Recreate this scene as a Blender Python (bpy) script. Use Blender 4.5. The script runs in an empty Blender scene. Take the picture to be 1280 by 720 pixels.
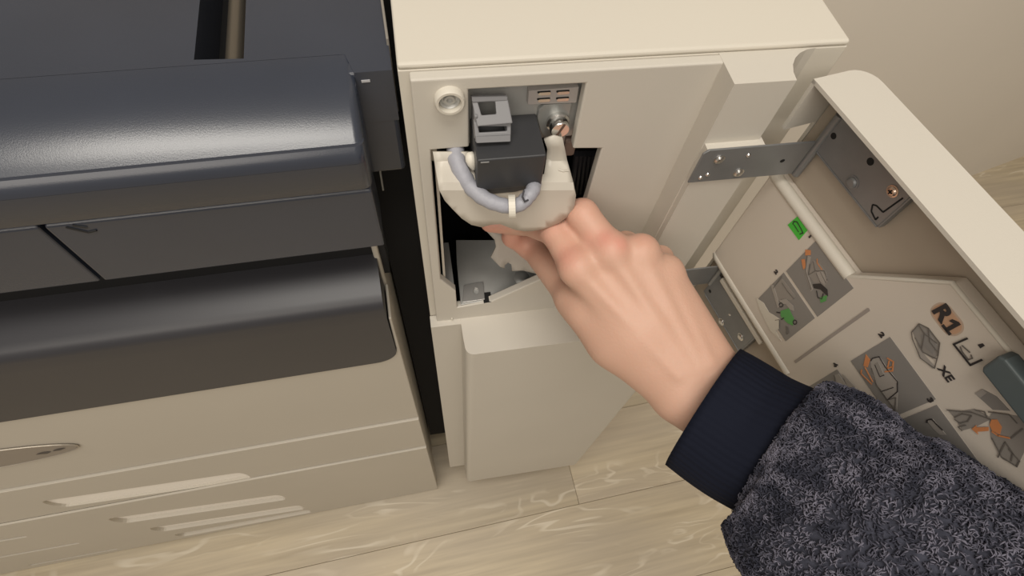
import bpy, bmesh, math, random
import numpy as np
from mathutils import Vector, Matrix
from mathutils.geometry import tessellate_polygon
random.seed(4); rng = np.random.default_rng(4)
SC = bpy.context.scene; COL = SC.collection

# ---------------------------------------------------------------- camera
FPX = 696.218
R = np.array([[0.98412433, -0.16318493, 0.06978527],
              [-0.10996368, -0.86926765, -0.48195616],
              [0.13931006, 0.46663093, -0.87341186]])   # rows: right, down, forward in world axes
CAM = np.array([0.0, -0.25, 1.30])
cd = bpy.data.cameras.new('camera'); cam = bpy.data.objects.new('camera', cd); COL.objects.link(cam)
cd.sensor_width = 36; cd.lens = 36*FPX/1280; cd.clip_start = 0.01
m = Matrix.Identity(4)
for i in range(3):
    m[i][0] = R[0][i]; m[i][1] = -R[1][i]; m[i][2] = -R[2][i]; m[i][3] = CAM[i]
cam.matrix_world = m
SC.camera = cam

# ---------------------------------------------------------------- world, lights, exposure
w = bpy.data.worlds.new('world'); SC.world = w; w.use_nodes = True
bg = w.node_tree.nodes['Background']; bg.inputs[0].default_value = (1.0, 0.88, 0.74, 1); bg.inputs[1].default_value = 0.30
def area(name, loc, target, sx, sy, power, color=(1, 0.86, 0.68)):
    l = bpy.data.lights.new(name, 'AREA'); l.shape = 'RECTANGLE'; l.size = sx; l.size_y = sy; l.energy = power; l.color = color
    o = bpy.data.objects.new(name, l); COL.objects.link(o); o.location = loc
    o.rotation_euler = (Vector(target)-Vector(loc)).to_track_quat('-Z', 'Y').to_euler()
    return o
area('ceiling_light', (-0.10, -0.45, 2.75), (0.0, 0.0, .6), 1.2, 0.45, 20.5, (1, .95, .87))
area('ceiling_light', (-0.75, -1.9, 2.75), (0.1, -0.1, .6), 2.4, 1.4, 30, (1, .92, .82))
SC.view_settings.view_transform = 'Standard'; SC.view_settings.look = 'None'
SC.view_settings.exposure = 0.0; SC.view_settings.gamma = 1.0; SC.view_settings.use_curve_mapping = False

# ---------------------------------------------------------------- pixel -> point on a named plane of the scene
def ray(x, y): return R.T @ np.array([(x-640)/FPX, (y-360)/FPX, 1.0])
def onpl(x, y, A, n):
    r = ray(x, y); t = ((np.array(A, float)-CAM) @ n)/(r @ n); return CAM + r*t
def PY(x, y, Y): return onpl(x, y, (0, Y, 0), np.array([0, 1.0, 0]))
def PZ(x, y, Z): return onpl(x, y, (0, 0, Z), np.array([0, 0, 1.0]))
def PD(x, y, d): return CAM + ray(x, y)*d

# ---------------------------------------------------------------- frames
class F:
    def __init__(s, o, ex, ey, ez): s.o = np.array(o, float); s.M = np.array([ex, ey, ez], float)
    def __call__(s, a, b, c=0.0): return s.o + a*s.M[0] + b*s.M[1] + c*s.M[2]
WF = F((0, 0, 0), (1, 0, 0), (0, 1, 0), (0, 0, 1))
FR = F((0, 0, 0), (1, 0, 0), (0, 0, 1), (0, -1, 0))            # cabinet front: a = X, b = Z, c = towards the viewer
ya = math.radians(1.936)
PO = np.array([-.0383, -.0313, 0.0])
PU = np.array([math.cos(ya), math.sin(ya), 0]); PV = np.array([-math.sin(ya), math.cos(ya), 0])
PF = F(PO, PU, (0, 0, 1), -PV)                                # printer front: a = u, b = z, c = towards the viewer
PB = F(PO, PU, PV, (0, 0, 1))
th = math.radians(-78.99)
DD = np.array([math.cos(th), math.sin(th), 0]); DN = np.array([-DD[1], DD[0], 0])
AX = np.array([0.2575, -0.0307, 0.0])
DF = F(AX, DD, (0, 0, 1), -DN)                                # open door: a = along door, b = z, c = towards its inner side
def dz(x, y, n=-0.006):
    Q = onpl(x, y, AX + DN*n, DN); return ((Q-AX) @ DD, Q[2])

# ---------------------------------------------------------------- materials
def mat(name, col, rough=0.5, metal=0.0, bump=0.0, bscale=300, var=0.0, vscale=6, coat=0, sss=0, spec=0.5, attr=None, alpha=1):
    M = bpy.data.materials.new(name); M.use_nodes = True; nt = M.node_tree; N = nt.nodes; L = nt.links
    b = N['Principled BSDF']; b.inputs['Roughness'].default_value = rough; b.inputs['Metallic'].default_value = metal
    b.inputs['Base Color'].default_value = (*col, 1); b.inputs['Specular IOR Level'].default_value = spec
    if coat: b.inputs['Coat Weight'].default_value = coat; b.inputs['Coat Roughness'].default_value = .25
    if sss:
        b.inputs['Subsurface Weight'].default_value = sss; b.inputs['Subsurface Scale'].default_value = .004
        b.inputs['Subsurface Radius'].default_value = (1, .35, .2)
    if alpha < 1: b.inputs['Alpha'].default_value = alpha
    tc = N.new('ShaderNodeTexCoord')
    if attr:
        a = N.new('ShaderNodeAttribute'); a.attribute_name = attr; L.new(a.outputs['Color'], b.inputs['Base Color'])
    elif var:
        n = N.new('ShaderNodeTexNoise'); n.inputs['Scale'].default_value = vscale; n.inputs['Detail'].default_value = 5
        L.new(tc.outputs['Object'], n.inputs['Vector'])
        r = N.new('ShaderNodeMapRange'); r.inputs[1].default_value = .3; r.inputs[2].default_value = .7
        r.inputs[3].default_value = 1-var; r.inputs[4].default_value = 1+var; L.new(n.outputs['Fac'], r.inputs[0])
        mx = N.new('ShaderNodeVectorMath'); mx.operation = 'SCALE'; mx.inputs[0].default_value = col
        L.new(r.outputs[0], mx.inputs['Scale']); L.new(mx.outputs[0], b.inputs['Base Color'])
    if bump:
        n2 = N.new('ShaderNodeTexNoise'); n2.inputs['Scale'].default_value = bscale; n2.inputs['Detail'].default_value = 3
        L.new(tc.outputs['Object'], n2.inputs['Vector'])
        bp = N.new('ShaderNodeBump'); bp.inputs['Strength'].default_value = bump; bp.inputs['Distance'].default_value = .001
        L.new(n2.outputs['Fac'], bp.inputs['Height']); L.new(bp.outputs[0], b.inputs['Normal'])
    return M
white = mat('ivory_plastic', (.60, .565, .50), .5, bump=.06, bscale=900, var=.015)
cream = mat('cream_plastic', (.66, .62, .54), .5, bump=.05, bscale=900)
trough = mat('shaded_trough_plastic', (.42, .36, .29), .55)  # brownish, and darkened for the shadow under the door rim
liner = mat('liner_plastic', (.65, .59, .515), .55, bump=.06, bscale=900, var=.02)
beige = mat('beige_plastic', (.52, .48, .41), .5, bump=.08, bscale=800, var=.02)
groove = mat('lit_slot_plastic', (.84, .79, .71), .6)  # paler than the drawers: light caught by the upward slot faces, in the colour
navy = mat('dark_blue_plastic', (.036, .043, .062), .27, spec=.75, bump=.05, bscale=1200, var=.08, vscale=9)
charcoal = mat('charcoal_plastic', (.036, .036, .042), .40, spec=.5, bump=.05, bscale=1200, var=.06)
black = mat('black_plastic', (.004, .004, .005), .6)
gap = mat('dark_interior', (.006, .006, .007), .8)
darkbox = mat('dark_grey_plastic', (.040, .041, .045), .42, bump=.05, bscale=700)
clipm = mat('grey_clip_plastic', (.24, .24, .25), .42)
steel = mat('zinc_steel', (.52, .52, .50), .42, metal=.35, var=.10, vscale=30)
hsteel = mat('hinge_steel', (.24, .245, .25), .40, metal=.45, var=.12, vscale=25)
bright = mat('bright_steel', (.75, .74, .72), .22, metal=1)
copper = mat('brassy_steel', (.70, .55, .45), .28, metal=1)
labelm = mat('grey_label', (.42, .39, .37), .5)
whitep = mat('white_sheet_plastic', (.60, .56, .49), .4, sss=0)
clear = mat('milky_plastic', (.56, .52, .47), .35, alpha=.80)
cablem = mat('grey_cable_sleeve', (.36, .365, .41), .5, bump=.3, bscale=500)
tiem = mat('white_nylon', (.75, .71, .62), .45)
latchm = mat('slate_plastic', (.085, .105, .11), .42, bump=.05)
rodm = mat('dull_rod', (.20, .175, .14), .35, metal=.7)
holem = mat('hole_black', (.008, .008, .008), .9)
ink = mat('ink_black', (.035, .03, .03), .6)
inkg = mat('ink_line', (.15, .135, .12), .6)
pgrey = mat('print_grey', (.25, .235, .22), .5, var=.02)
plight = mat('print_light', (.36, .33, .30), .5)
pmid = mat('print_mid', (.29, .265, .24), .5)
porange = mat('print_orange', (.62, .25, .10), .5)
pgreen = mat('print_green', (.10, .33, .09), .5)
stick = mat('green_sticker', (.07, .52, .05), .5)
wallm = mat('wall_paint', (.80, .745, .66), .8, bump=.1, bscale=200, var=.02, vscale=2)
badgem = mat('badge_metal', (.27, .235, .20), .42, metal=.15, var=.05)
cuffm = mat('navy_rib_knit', (.006, .008, .018), .85, spec=.2)

def planks_mat():
    M = bpy.data.materials.new('oak_laminate'); M.use_nodes = True; nt = M.node_tree; N = nt.nodes; L = nt.links
    b = N['Principled BSDF']; b.inputs['Roughness'].default_value = .5
    tc = N.new('ShaderNodeTexCoord'); oi = N.new('ShaderNodeObjectInfo')
    sh = N.new('ShaderNodeVectorMath'); sh.operation = 'ADD'
    sc = N.new('ShaderNodeVectorMath'); sc.operation = 'SCALE'; sc.inputs[0].default_value = (37, 11, 5); L.new(oi.outputs['Random'], sc.inputs['Scale'])
    L.new(tc.outputs['Object'], sh.inputs[0]); L.new(sc.outputs[0], sh.inputs[1])
    mp = N.new('ShaderNodeMapping'); mp.inputs['Scale'].default_value = (2.2, 9, 1); L.new(sh.outputs[0], mp.inputs[0])
    n = N.new('ShaderNodeTexNoise'); n.inputs['Scale'].default_value = 1.1; n.inputs['Detail'].default_value = 3; n.inputs['Distortion'].default_value = .6
    L.new(mp.outputs[0], n.inputs['Vector'])
    # rings of the grain: contour lines of the noise
    mu = N.new('ShaderNodeMath'); mu.operation = 'MULTIPLY'; mu.inputs[1].default_value = 70; L.new(n.outputs['Fac'], mu.inputs[0])
    si = N.new('ShaderNodeMath'); si.operation = 'SINE'; L.new(mu.outputs[0], si.inputs[0])
    r1 = N.new('ShaderNodeMapRange'); r1.inputs[1].default_value = .55; r1.inputs[2].default_value = 1; L.new(si.outputs[0], r1.inputs[0])
    nb = N.new('ShaderNodeTexNoise'); nb.inputs['Scale'].default_value = 2.0; nb.inputs['Detail'].default_value = 2; L.new(mp.outputs[0], nb.inputs['Vector'])
    r2 = N.new('ShaderNodeMapRange'); r2.inputs[1].default_value = .50; r2.inputs[2].default_value = .68; L.new(nb.outputs['Fac'], r2.inputs[0])
    mk = N.new('ShaderNodeMath'); mk.operation = 'MULTIPLY'; L.new(r1.outputs[0], mk.inputs[0]); L.new(r2.outputs[0], mk.inputs[1])
    # long streaks
    mp2 = N.new('ShaderNodeMapping'); mp2.inputs['Scale'].default_value = (3, 60, 1); L.new(sh.outputs[0], mp2.inputs[0])
    n3 = N.new('ShaderNodeTexNoise'); n3.inputs['Scale'].default_value = 1.5; n3.inputs['Detail'].default_value = 6; L.new(mp2.outputs[0], n3.inputs['Vector'])
    cr = N.new('ShaderNodeValToRGB'); e = cr.color_ramp.elements
    e[0].position = .30; e[0].color = (.50, .42, .295, 1); e[1].position = .68; e[1].color = (.68, .585, .42, 1)
    L.new(n3.outputs['Fac'], cr.inputs[0])
    n4 = N.new('ShaderNodeTexNoise'); n4.inputs['Scale'].default_value = .8; L.new(mp.outputs[0], n4.inputs['Vector'])
    r4 = N.new('ShaderNodeMapRange'); r4.inputs[1].default_value = .4; r4.inputs[2].default_value = .62; L.new(n4.outputs['Fac'], r4.inputs[0])
    m1 = N.new('ShaderNodeMixRGB'); m1.inputs[2].default_value = (.48, .42, .345, 1); L.new(cr.outputs[0], m1.inputs[1])
    sc4 = N.new('ShaderNodeMath'); sc4.operation = 'MULTIPLY'; sc4.inputs[1].default_value = .55; L.new(r4.outputs[0], sc4.inputs[0]); L.new(sc4.outputs[0], m1.inputs[0])
    m2 = N.new('ShaderNodeMixRGB'); m2.inputs[2].default_value = (.80, .73, .60, 1)
    mk2 = N.new('ShaderNodeMath'); mk2.operation = 'MULTIPLY'; mk2.inputs[1].default_value = .75; L.new(mk.outputs[0], mk2.inputs[0])
    L.new(mk2.outputs[0], m2.inputs[0]); L.new(m1.outputs[0], m2.inputs[1])
    tn = N.new('ShaderNodeMapRange'); tn.inputs[3].default_value = .92; tn.inputs[4].default_value = 1.08; L.new(oi.outputs['Random'], tn.inputs[0])
    ms = N.new('ShaderNodeVectorMath'); ms.operation = 'SCALE'; L.new(m2.outputs[0], ms.inputs[0]); L.new(tn.outputs[0], ms.inputs['Scale'])
    L.new(ms.outputs[0], b.inputs['Base Color'])
    return M
oak = planks_mat()

# ---------------------------------------------------------------- builders
ORG = {}
def link(name, me, parent):
    o = bpy.data.objects.new(name, me); COL.objects.link(o)
    if parent is not None:
        o.parent = parent; ORG[o.name] = ORG.get(parent.name, np.zeros(3))
    return o
def thing(name, loc, label, cat, group=None):
    o = bpy.data.objects.new(name, None); COL.objects.link(o); o.location = loc; ORG[o.name] = np.array(loc, float)
    o.empty_display_size = .05; o['label'] = label; o['category'] = cat
    if group: o['group'] = group
    return o
class MB:
    def __init__(s): s.v = []; s.f = []; s.m = []; s.mi = 0
    def add(s, vs, fs):
        k = len(s.v); s.v += [tuple(p) for p in vs]
        for f in fs: s.f.append(tuple(i+k for i in f)); s.m.append(s.mi)
        return s
    def mat(s, i): s.mi = i; return s
    def box(s, fr, a0, a1, b0, b1, c0, c1):
        P = [fr(a, b, c) for c in (c0, c1) for b in (b0, b1) for a in (a0, a1)]
        return s.add(P, [(0, 2, 3, 1), (4, 5, 7, 6), (0, 1, 5, 4), (2, 6, 7, 3), (0, 4, 6, 2), (1, 3, 7, 5)])
    def prism(s, fr, outline, c0, c1, holes=()):
        loops = [list(outline)] + [list(h) for h in holes]
        flat = [p for l in loops for p in l]; n = len(flat)
        tris = tessellate_polygon([[Vector((p[0], p[1], 0)) for p in l] for l in loops])
        vs = [fr(p[0], p[1], c0) for p in flat] + [fr(p[0], p[1], c1) for p in flat]
        fs = []
        for t in tris:
            fs.append(tuple(t)); fs.append(tuple(i+n for i in t[::-1]))
        k = 0
        for l in loops:
            q = len(l)
            for i in range(q): a, b = k+i, k+(i+1) % q; fs.append((a, b, b+n, a+n))
            k += q
        return s.add(vs, fs)
    def cyl(s, fr, a, b, r, c0, c1, seg=20, r2=None, sq=1.0):
        r2 = r if r2 is None else r2
        vs = []
        for c, rr in ((c0, r), (c1, r2)):
            for i in range(seg):
                t = 2*math.pi*i/seg; vs.append(fr(a+rr*math.cos(t), b+rr*sq*math.sin(t), c))
        fs = [(i, (i+1) % seg, (i+1) % seg+seg, i+seg) for i in range(seg)]
        fs += [tuple(range(seg))[::-1], tuple(range(seg, 2*seg))]
        return s.add(vs, fs)
    def lathe(s, fr, a, b, prof, seg=24):           # prof: (radius, c)
        vs = []; n = len(prof)
        for rr, c in prof:
            for i in range(seg):
                t = 2*math.pi*i/seg; vs.append(fr(a+rr*math.cos(t), b+rr*math.sin(t), c))
        fs = [(j*seg+i, j*seg+(i+1) % seg, (j+1)*seg+(i+1) % seg, (j+1)*seg+i) for j in range(n-1) for i in range(seg)]
        fs += [tuple(range(seg))[::-1], tuple(range((n-1)*seg, n*seg))]
        return s.add(vs, fs)
    def tube(s, pts, r, seg=8, flat=1.0, up=None):
        pts = [np.array(p, float) for p in pts]; n = len(pts)
        rr = r if hasattr(r, '__len__') else [r]*n
        vs = []; prev = None
        for i, p in enumerate(pts):
            t = pts[min(i+1, n-1)]-pts[max(i-1, 0)]; t /= np.linalg.norm(t)+1e-12
            if prev is None:
                u = np.array(up if up is not None else (0, 0, 1.0)) if abs(t[2]) < .9 or up is not None else np.array((1.0, 0, 0))
            else: u = prev
            u = u-t*(u @ t); u /= np.linalg.norm(u)+1e-12; prev = u; v_ = np.cross(t, u)
            for k in range(seg):
                a = 2*math.pi*k/seg; vs.append(p+rr[i]*(math.cos(a)*u*flat+math.sin(a)*v_))
        fs = [(j*seg+i, j*seg+(i+1) % seg, (j+1)*seg+(i+1) % seg, (j+1)*seg+i) for j in range(n-1) for i in range(seg)]
        fs += [tuple(range(seg))[::-1], tuple(range((n-1)*seg, n*seg))]
        return s.add(vs, fs)
    def sweep(s, fr, prof, a0, a1):                 # prof: (b, c) outline swept along a
        n = len(prof)
        tris = tessellate_polygon([[Vector((p[0], p[1], 0)) for p in prof]])
        vs = [fr(a0, p[0], p[1]) for p in prof] + [fr(a1, p[0], p[1]) for p in prof]
        fs = [(i, (i+1) % n, (i+1) % n+n, i+n) for i in range(n)]
        for t in tris: fs.append(tuple(t)); fs.append(tuple(i+n for i in t[::-1]))
        return s.add(vs, fs)
    def build(s, name, mats, parent=None, bevel=0, seg=2, smooth=None, label=None):
        if not isinstance(mats, (list, tuple)): mats = [mats]
        org = ORG.get(parent.name, np.zeros(3)) if parent is not None else np.zeros(3)
        me = bpy.data.meshes.new(name)
        me.from_pydata([tuple(np.array(p)-org) for p in s.v], [], s.f)
        for m_ in mats: me.materials.append(m_)
        me.polygons.foreach_set('material_index', s.m)
        bm = bmesh.new(); bm.from_mesh(me); bmesh.ops.recalc_face_normals(bm, faces=bm.faces); bm.to_mesh(me); bm.free()
        o = link(name, me, parent)
        if smooth is not None:
            me.polygons.foreach_set('use_smooth', [True]*len(me.polygons)); me.set_sharp_from_angle(angle=math.radians(smooth))
        if bevel:
            b = o.modifiers.new('bevel', 'BEVEL'); b.width = bevel; b.segments = seg; b.limit_method = 'ANGLE'; b.angle_limit = math.radians(35)
            b.harden_normals = False
            if smooth is None: me.polygons.foreach_set('use_smooth', [False]*len(me.polygons))
        if label: o['label'] = label
        return o
def struct(o): o['kind'] = 'structure'; return o
def arc(cx, cy, r, a0, a1, n=6, ry=None):
    ry = r if ry is None else ry
    return [(cx+r*math.cos(math.radians(a0+(a1-a0)*i/n)), cy+ry*math.sin(math.radians(a0+(a1-a0)*i/n))) for i in range(n+1)]
def rrect(x0, x1, y0, y1, r, n=4):
    return arc(x0+r, y0+r, r, 180, 270, n)+arc(x1-r, y0+r, r, 270, 360, n)+arc(x1-r, y1-r, r, 0, 90, n)+arc(x0+r, y1-r, r, 90, 180, n)

# ================================================================ STRUCTURE
# floor of laminate planks
fl = struct(MB().box(WF, -1.6, 3.2, -1.6, 2.3, -.03, -.008).build('floor', mat('floor_underlay', (.30, .25, .175), .9)))
pa = math.radians(3.0)
PX = np.array([math.cos(pa), math.sin(pa), 0]); PYv = np.array([-math.sin(pa), math.cos(pa), 0])
pw, plen = .19, 1.9
base = MB().box(WF, 0, plen-.0007, 0, pw-.0006, -.008, 0)
pm = None
for r_ in range(-8, 12):
    off = (r_*0.61+.35) % plen
    for c_ in range(-2, 3):
        if pm is None:
            o = base.build('plank', oak, fl, bevel=.0006, seg=1); pm = o.data; md = o
        else:
            o = md.copy(); COL.objects.link(o); o.parent = fl
        p = PX*(c_*plen-off) + PYv*(r_*pw+.062)
        o.location = (p[0], p[1], 0); o.rotation_euler = (0, 0, pa)
# walls: the one behind the machines and the pale one that runs off to the right
W0 = np.array([.33, .3137, 0]); wd = np.array([1.9-W0[0]+.0, 0, 0]); wdir = np.array([.2452, .0607, 0]); wdir /= np.linalg.norm(wdir)
WRF = F(W0, wdir, (0, 0, 1), np.cross(wdir, (0, 0, 1)))
struct(MB().box(WRF, 0, 3.0, 0, 2.2, -.08, 0).build('wall_right', wallm))
struct(MB().box(WF, -1.6, 3.2, 2.2, 2.28, 0, 2.75).build('wall_back', wallm))

# ================================================================ PRINTER (left)
pr = thing('printer', tuple(PO+PU*-.4+PV*.3), 'large floor-standing office printer with dark blue top and beige paper drawers', 'printer')
UL = -1.0                                                    # left end, outside the frame
# body core
MB().box(PB, UL, -.006, .02, .60, .03, .88).box(PB, UL, -.006, .07, .60, .88, 1.02).build('body', [beige], pr, bevel=.004)
MB().box(PB, UL, -.03, .03, .57, .0, .03).build('plinth', black, pr)
# upper dark cover with a rounded front edge and a paper slot in its top
zt = 1.073
prof = [(1.024, -.045), (1.024, -.0085), (1.0255, -.0075), (1.048, -.0075)]
prof += [(1.0478+.0115*math.sin(math.radians(k)), -.0190+.0115*math.cos(math.radians(k))) for k in (0, 14, 28, 42, 54)]
prof += [(zt-.095*(1-math.cos(math.radians(k))), -.068+.095*math.sin(math.radians(k))) for k in (34, 32, 30, 27, 24, 21, 18, 15, 12, 9, 6, 3, 0)]
prof += [(zt, -.070), (1.024, -.070)]
lid = MB(); secs = [(UL, 0), (.0035, 0), (.0060, .0008), (.0078, .0024), (.0090, .0055)]; npf = len(prof); vs = []
for a, ins in secs:
    vs += [PF(a, (b if b < 1.04 else b-ins*.6*(b-1.04)/(zt-1.04)), c-(ins if c > -.04 else 0)) for b, c in prof]
fs = [(k*npf+i, k*npf+(i+1) % npf, (k+1)*npf+(i+1) % npf, (k+1)*npf+i) for k in range(len(secs)-1) for i in range(npf)]
for t in tessellate_polygon([[Vector((p[0], p[1], 0)) for p in prof]]): fs += [tuple(t), tuple(i+(len(secs)-1)*npf for i in t[::-1])]
lid.add(vs, fs)
lid.prism(PB, [(UL, .0698), (.0045, .0698), (.0088, .0535), (.0305, .0535), (.0305, .60), (UL, .60)], 1.034, zt,
          [[(-.079, .0745), (-.052, .0725), (-.052, .42), (-.079, .42)]])
lid.build('top_cover', navy, pr, smooth=40)
# lower flank shelf beside the lid
MB().box(PB, .004, .0303, .0538, .40, .985, 1.0725).build('side_cover', navy, pr, bevel=.003, seg=3)
MB().box(PF, .012, .017, 1.066, 1.0675, -.0537, -.0530).build('scuff', mat('scuff_white', (.5, .5, .52), .5), pr)
# slot inside: dark floor, one thick and one thin rod
MB().box(PB, -.085, -.045, .068, .43, 1.035, 1.041).build('slot_floor', black, pr)
MB().tube([PB(-.0625, .074, 1.058), PB(-.0625, .42, 1.058)], .0055, 14).build('slot_rod', rodm, pr, smooth=60)
MB().tube([PB(-.0545, .074, 1.056), PB(-.0545, .42, 1.056)], .0017, 8).build('slot_rod', rodm, pr, smooth=60)
# dark drawer band below the cover, in two panels with a seam
bandp = [(.958, -.0095), (1.0205, -.0095), (1.0215, -.013), (1.0215, -.05), (.958, -.05)]
MB().sweep(PF, bandp, -.1765, .0075).build('upper_panel', navy, pr, bevel=.0015, seg=2)
MB().sweep(PF, bandp, UL, -.1795).build('upper_panel', navy, pr, bevel=.0015, seg=2)
MB().box(PF, UL, .004, .87, 1.023, -.065, -.040).build('recess', gap, pr)
mk = MB()
for a, b, c, d in ((-.166, 1.0225, -.158, 1.0155), (-.162, 1.0235, -.156, 1.020), (-.158, 1.0155, -.153, 1.0165)):
    mk.tube([PF(a, b-.004, -.0093), PF(c, d-.004, -.0093)], .0007, 6)
mk.build('embossed_mark', black, pr)
# projecting dark lip with rounded upper edge and lower corner
prof = [(.770, -.012), (.770, .002)] + [(.862, .002)] + [(.880+.013*math.sin(t), -.011+.013*math.cos(t)) for t in [math.radians(k) for k in (0, 20, 40, 60, 80)]] + [(.8995, -.026), (.9040, -.045), (.9040, -.055), (.770, -.055)]
lip = MB().sweep(PF, prof, UL, -.0035).build('front_lip', charcoal, pr)
cut = MB().prism(PF, [(UL-.1, .92), (-.0036, .92)] + arc(-.0256, .792, .022, 0, -90, 8) + [(UL-.1, .7701)], -.08, .05).build('cut', charcoal, pr)
md = lip.modifiers.new('b', 'BOOLEAN'); md.operation = 'INTERSECT'; md.object = cut; md.solver = 'EXACT'
bpy.context.view_layer.update(); nm = bpy.data.meshes.new_from_object(lip.evaluated_get(bpy.context.evaluated_depsgraph_get()))
lip.modifiers.clear(); lip.data = nm; bpy.data.objects.remove(cut)
nm.polygons.foreach_set('use_smooth', [True]*len(nm.polygons)); nm.set_sharp_from_angle(angle=math.radians(35))
bv = lip.modifiers.new('bevel', 'BEVEL'); bv.width = .003; bv.segments = 3; bv.limit_method = 'ANGLE'; bv.angle_limit = math.radians(50)
# beige front cover; its top edge turns up around the lip's lower corner
up = [(UL, .556), (0, .556), (0, .86)] + [(-.0025, .86), (-.0033, .80)] + arc(-.0255, .792, .0222, 0, -90, 8) + [(UL, .770)]
MB().prism(PF, up, -.035, .0).build('front_cover', beige, pr, bevel=.0022, seg=3)
MB().box(WF, -.040, -.0068, .055, .52, .12, 1.03).build('dark_gap_filler', gap, pr)  # added black box, stands in for the darkness between printer and cabinet
# side panel with its vertical ribs behind the gap
MB().box(PB, -.006, -.001, .036, .58, .02, .985).build('side_panel', beige, pr, bevel=.002)
MB().tube([PB(.010, .075, .94), PB(.012, .085, 1.03)], .0008, 6).build('bracket_wire', steel, pr)
MB().box(PB, .0295, .0312, .075, .35, 1.02, 1.078).build('side_trim', mat('grey_trim', (.28, .26, .23), .5), pr, bevel=.0008)
# oval badge
fc = [o for o in pr.children if o.name == 'front_cover'][0]
bd = MB().prism(PF, arc(-.470, .672, .118, 0, 360, 40, .028)[:-1], .0, .0018)
bd.build('badge', badgem, fc, bevel=.0012, seg=2)
rim_ = arc(-.470, .672, .119, 0, 360, 48, .029)
MB().tube([PF(a, b, .0015) for a, b in rim_], .0009, 6).build('badge_rim', mat('badge_rim', (.42, .38, .32), .35, metal=.5), fc)
MB().prism(PF, [(-.393, .668), (-.384, .671), (-.378, .669), (-.384, .665)], .0022, .0026).prism(PF, [(-.376, .670), (-.370, .6735), (-.362, .673), (-.369, .669)], .0022, .0026)\
    .build('badge_emblem', mat('badge_dark', (.06, .05, .045), .5), fc)
# drawers with finger slots
def slot_outline(a0, a1, zl, zr, h):
    pts = []
    for k in range(9):
        t = math.radians(90+180*k/8); pts.append((a0+h*.16+h*.16*math.cos(t)*1.0, zl+h*.5*math.sin(t)))
    for k in range(9):
        t = math.radians(-90+180*k/8); pts.append((a1-h*.16+h*.16*math.cos(t), zr+h*.5*math.sin(t)))
    return pts
def scoop(fr, a0, a1, zl, zr, h, depth=.007):
    s = MB(); n = 7; m_ = 14; vs = []
    for i in range(m_+1):
        q = i/m_; a = a0+(a1-a0)*q; z = zl+(zr-zl)*q
        e = min(1, min(q*9+.05, (1-q)*14+.05))
        for j in range(n):
            t = j/(n-1); b = z-h*.56+h*1.12*t
            prof_ = math.sin(math.pi*min(1, t*1.0)**1.4)
            vs.append(fr(a, b, -.0008-depth*(1-abs(2*min(1,t*1.0)**2.2-1)**1.5)*e))
    fs = [(i*n+j, i*n+j+1, (i+1)*n+j+1, (i+1)*n+j) for i in range(m_) for j in range(n-1)]
    s.add(vs, fs); return s
slots = [(-.505, -.262, .438, .402, .046), (-.510, -.262, .287, .234, .046), (-.512, -.262, .152, .110, .044)]
slots_left = [(-.80, -.628, .322, .306, .012), (-.80, -.626, .187, .175, .012), (-.78, -.630, .051, .045, .010)]
d1 = MB().prism(PF, [(UL, .405), (0, .405), (0, .553), (UL, .553)], -.035, .0030, [slot_outline(*(-.505, -.262, .455, .420, .052))]).build('paper_drawer', beige, pr, bevel=.0028, seg=3)
scoop(PF, -.505, -.262, .455, .420, .052).build('finger_slot', groove, d1, smooth=60)
LOW = [(-.508, -.262, .292, .236, .056), (-.510, -.262, .158, .108, .054), (-.513, -.262, .058, .048, .040)]
low = MB().prism(PF, [(UL, .016), (0, .016), (0, .402), (UL, .402)], -.035, .0060, [slot_outline(*s) for s in LOW] + [slot_outline(*s) for s in slots_left])
d2 = low.build('paper_drawer', beige, pr, bevel=.0028, seg=3)
for s in LOW:
    scoop(PF, *s).build('finger_slot', groove, d2, smooth=60)
for s in slots_left: scoop(PF, *s, depth=.004).build('vent_slot', beige, d2, smooth=60)

# ================================================================ CABINET
cb = thing('copier_cabinet', (.128, .25, 0), 'narrow ivory cabinet module with its upper door open and toner opening showing', 'cabinet')
XL, XR, ZT, ZB = -.006, .2615, 1.0955, .075
MB().box(WF, XL, XR, 0, .55, ZT-.004, ZT).build('top_panel', cream, cb, bevel=.0018, seg=3)
MB().box(WF, XL, XL+.004, .003, .55, ZB, ZT-.004).box(WF, XR-.004, XR, .003, .55, ZB, ZT-.004).box(WF, XL, XR, .546, .55, ZB, ZT-.004).box(WF, XL, XR, .003, .55, ZB, ZB+.004)\
    .build('body_shell', cream, cb)
# frame behind the inner panel (visible as the strip under the top and down the left)
ZL = 1.0915
MB().prism(FR, [(XL, ZB), (XR, ZB), (XR, ZT-.004), (XL, ZT-.004)], -.004, 0, [[(.012, .80), (.012, 1.087), (.17, 1.087), (.17, .80)]]).build('front_frame', cream, cb, bevel=.0006)
for x, y in ((.03, .06), (.225, .06), (.03, .5), (.225, .5)):
    s = MB(); s.cyl(F((x, y, .035), (0, 1, 0), (0, 0, 1), (1, 0, 0)), 0, 0, .035, -.012, .012, 24)
    s.box(WF, x-.006, x+.006, y-.02, y+.02, .05, .076); s.build('caster', black, cb, bevel=.002)
# inner panel with the opening cut out of it
yp = -.0077
def pp(x, y): q = PY(x, y, yp); return (q[0], q[2])
opening = [pp(*k) for k in ((585.5, 112.5), (732.5, 104.5), (716, 186), (752, 185.8), (733.3, 249), (716, 300), (697, 342), (679.9, 347.7), (613, 377.5), (571.5, 384.7), (569.7, 363.9), (550.8, 349.5), (544, 262), (538.7, 188), (580, 184.5), (586.5, 184))]
panel_out = [(.0, .7925), (.181, .7925), (.181, ZL-.0002), (.0, ZL-.0002)]
ip = MB().prism(FR, panel_out, .0003, -yp, [opening])
ip.build('inner_panel', white, cb, bevel=.0012, seg=3)
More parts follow.
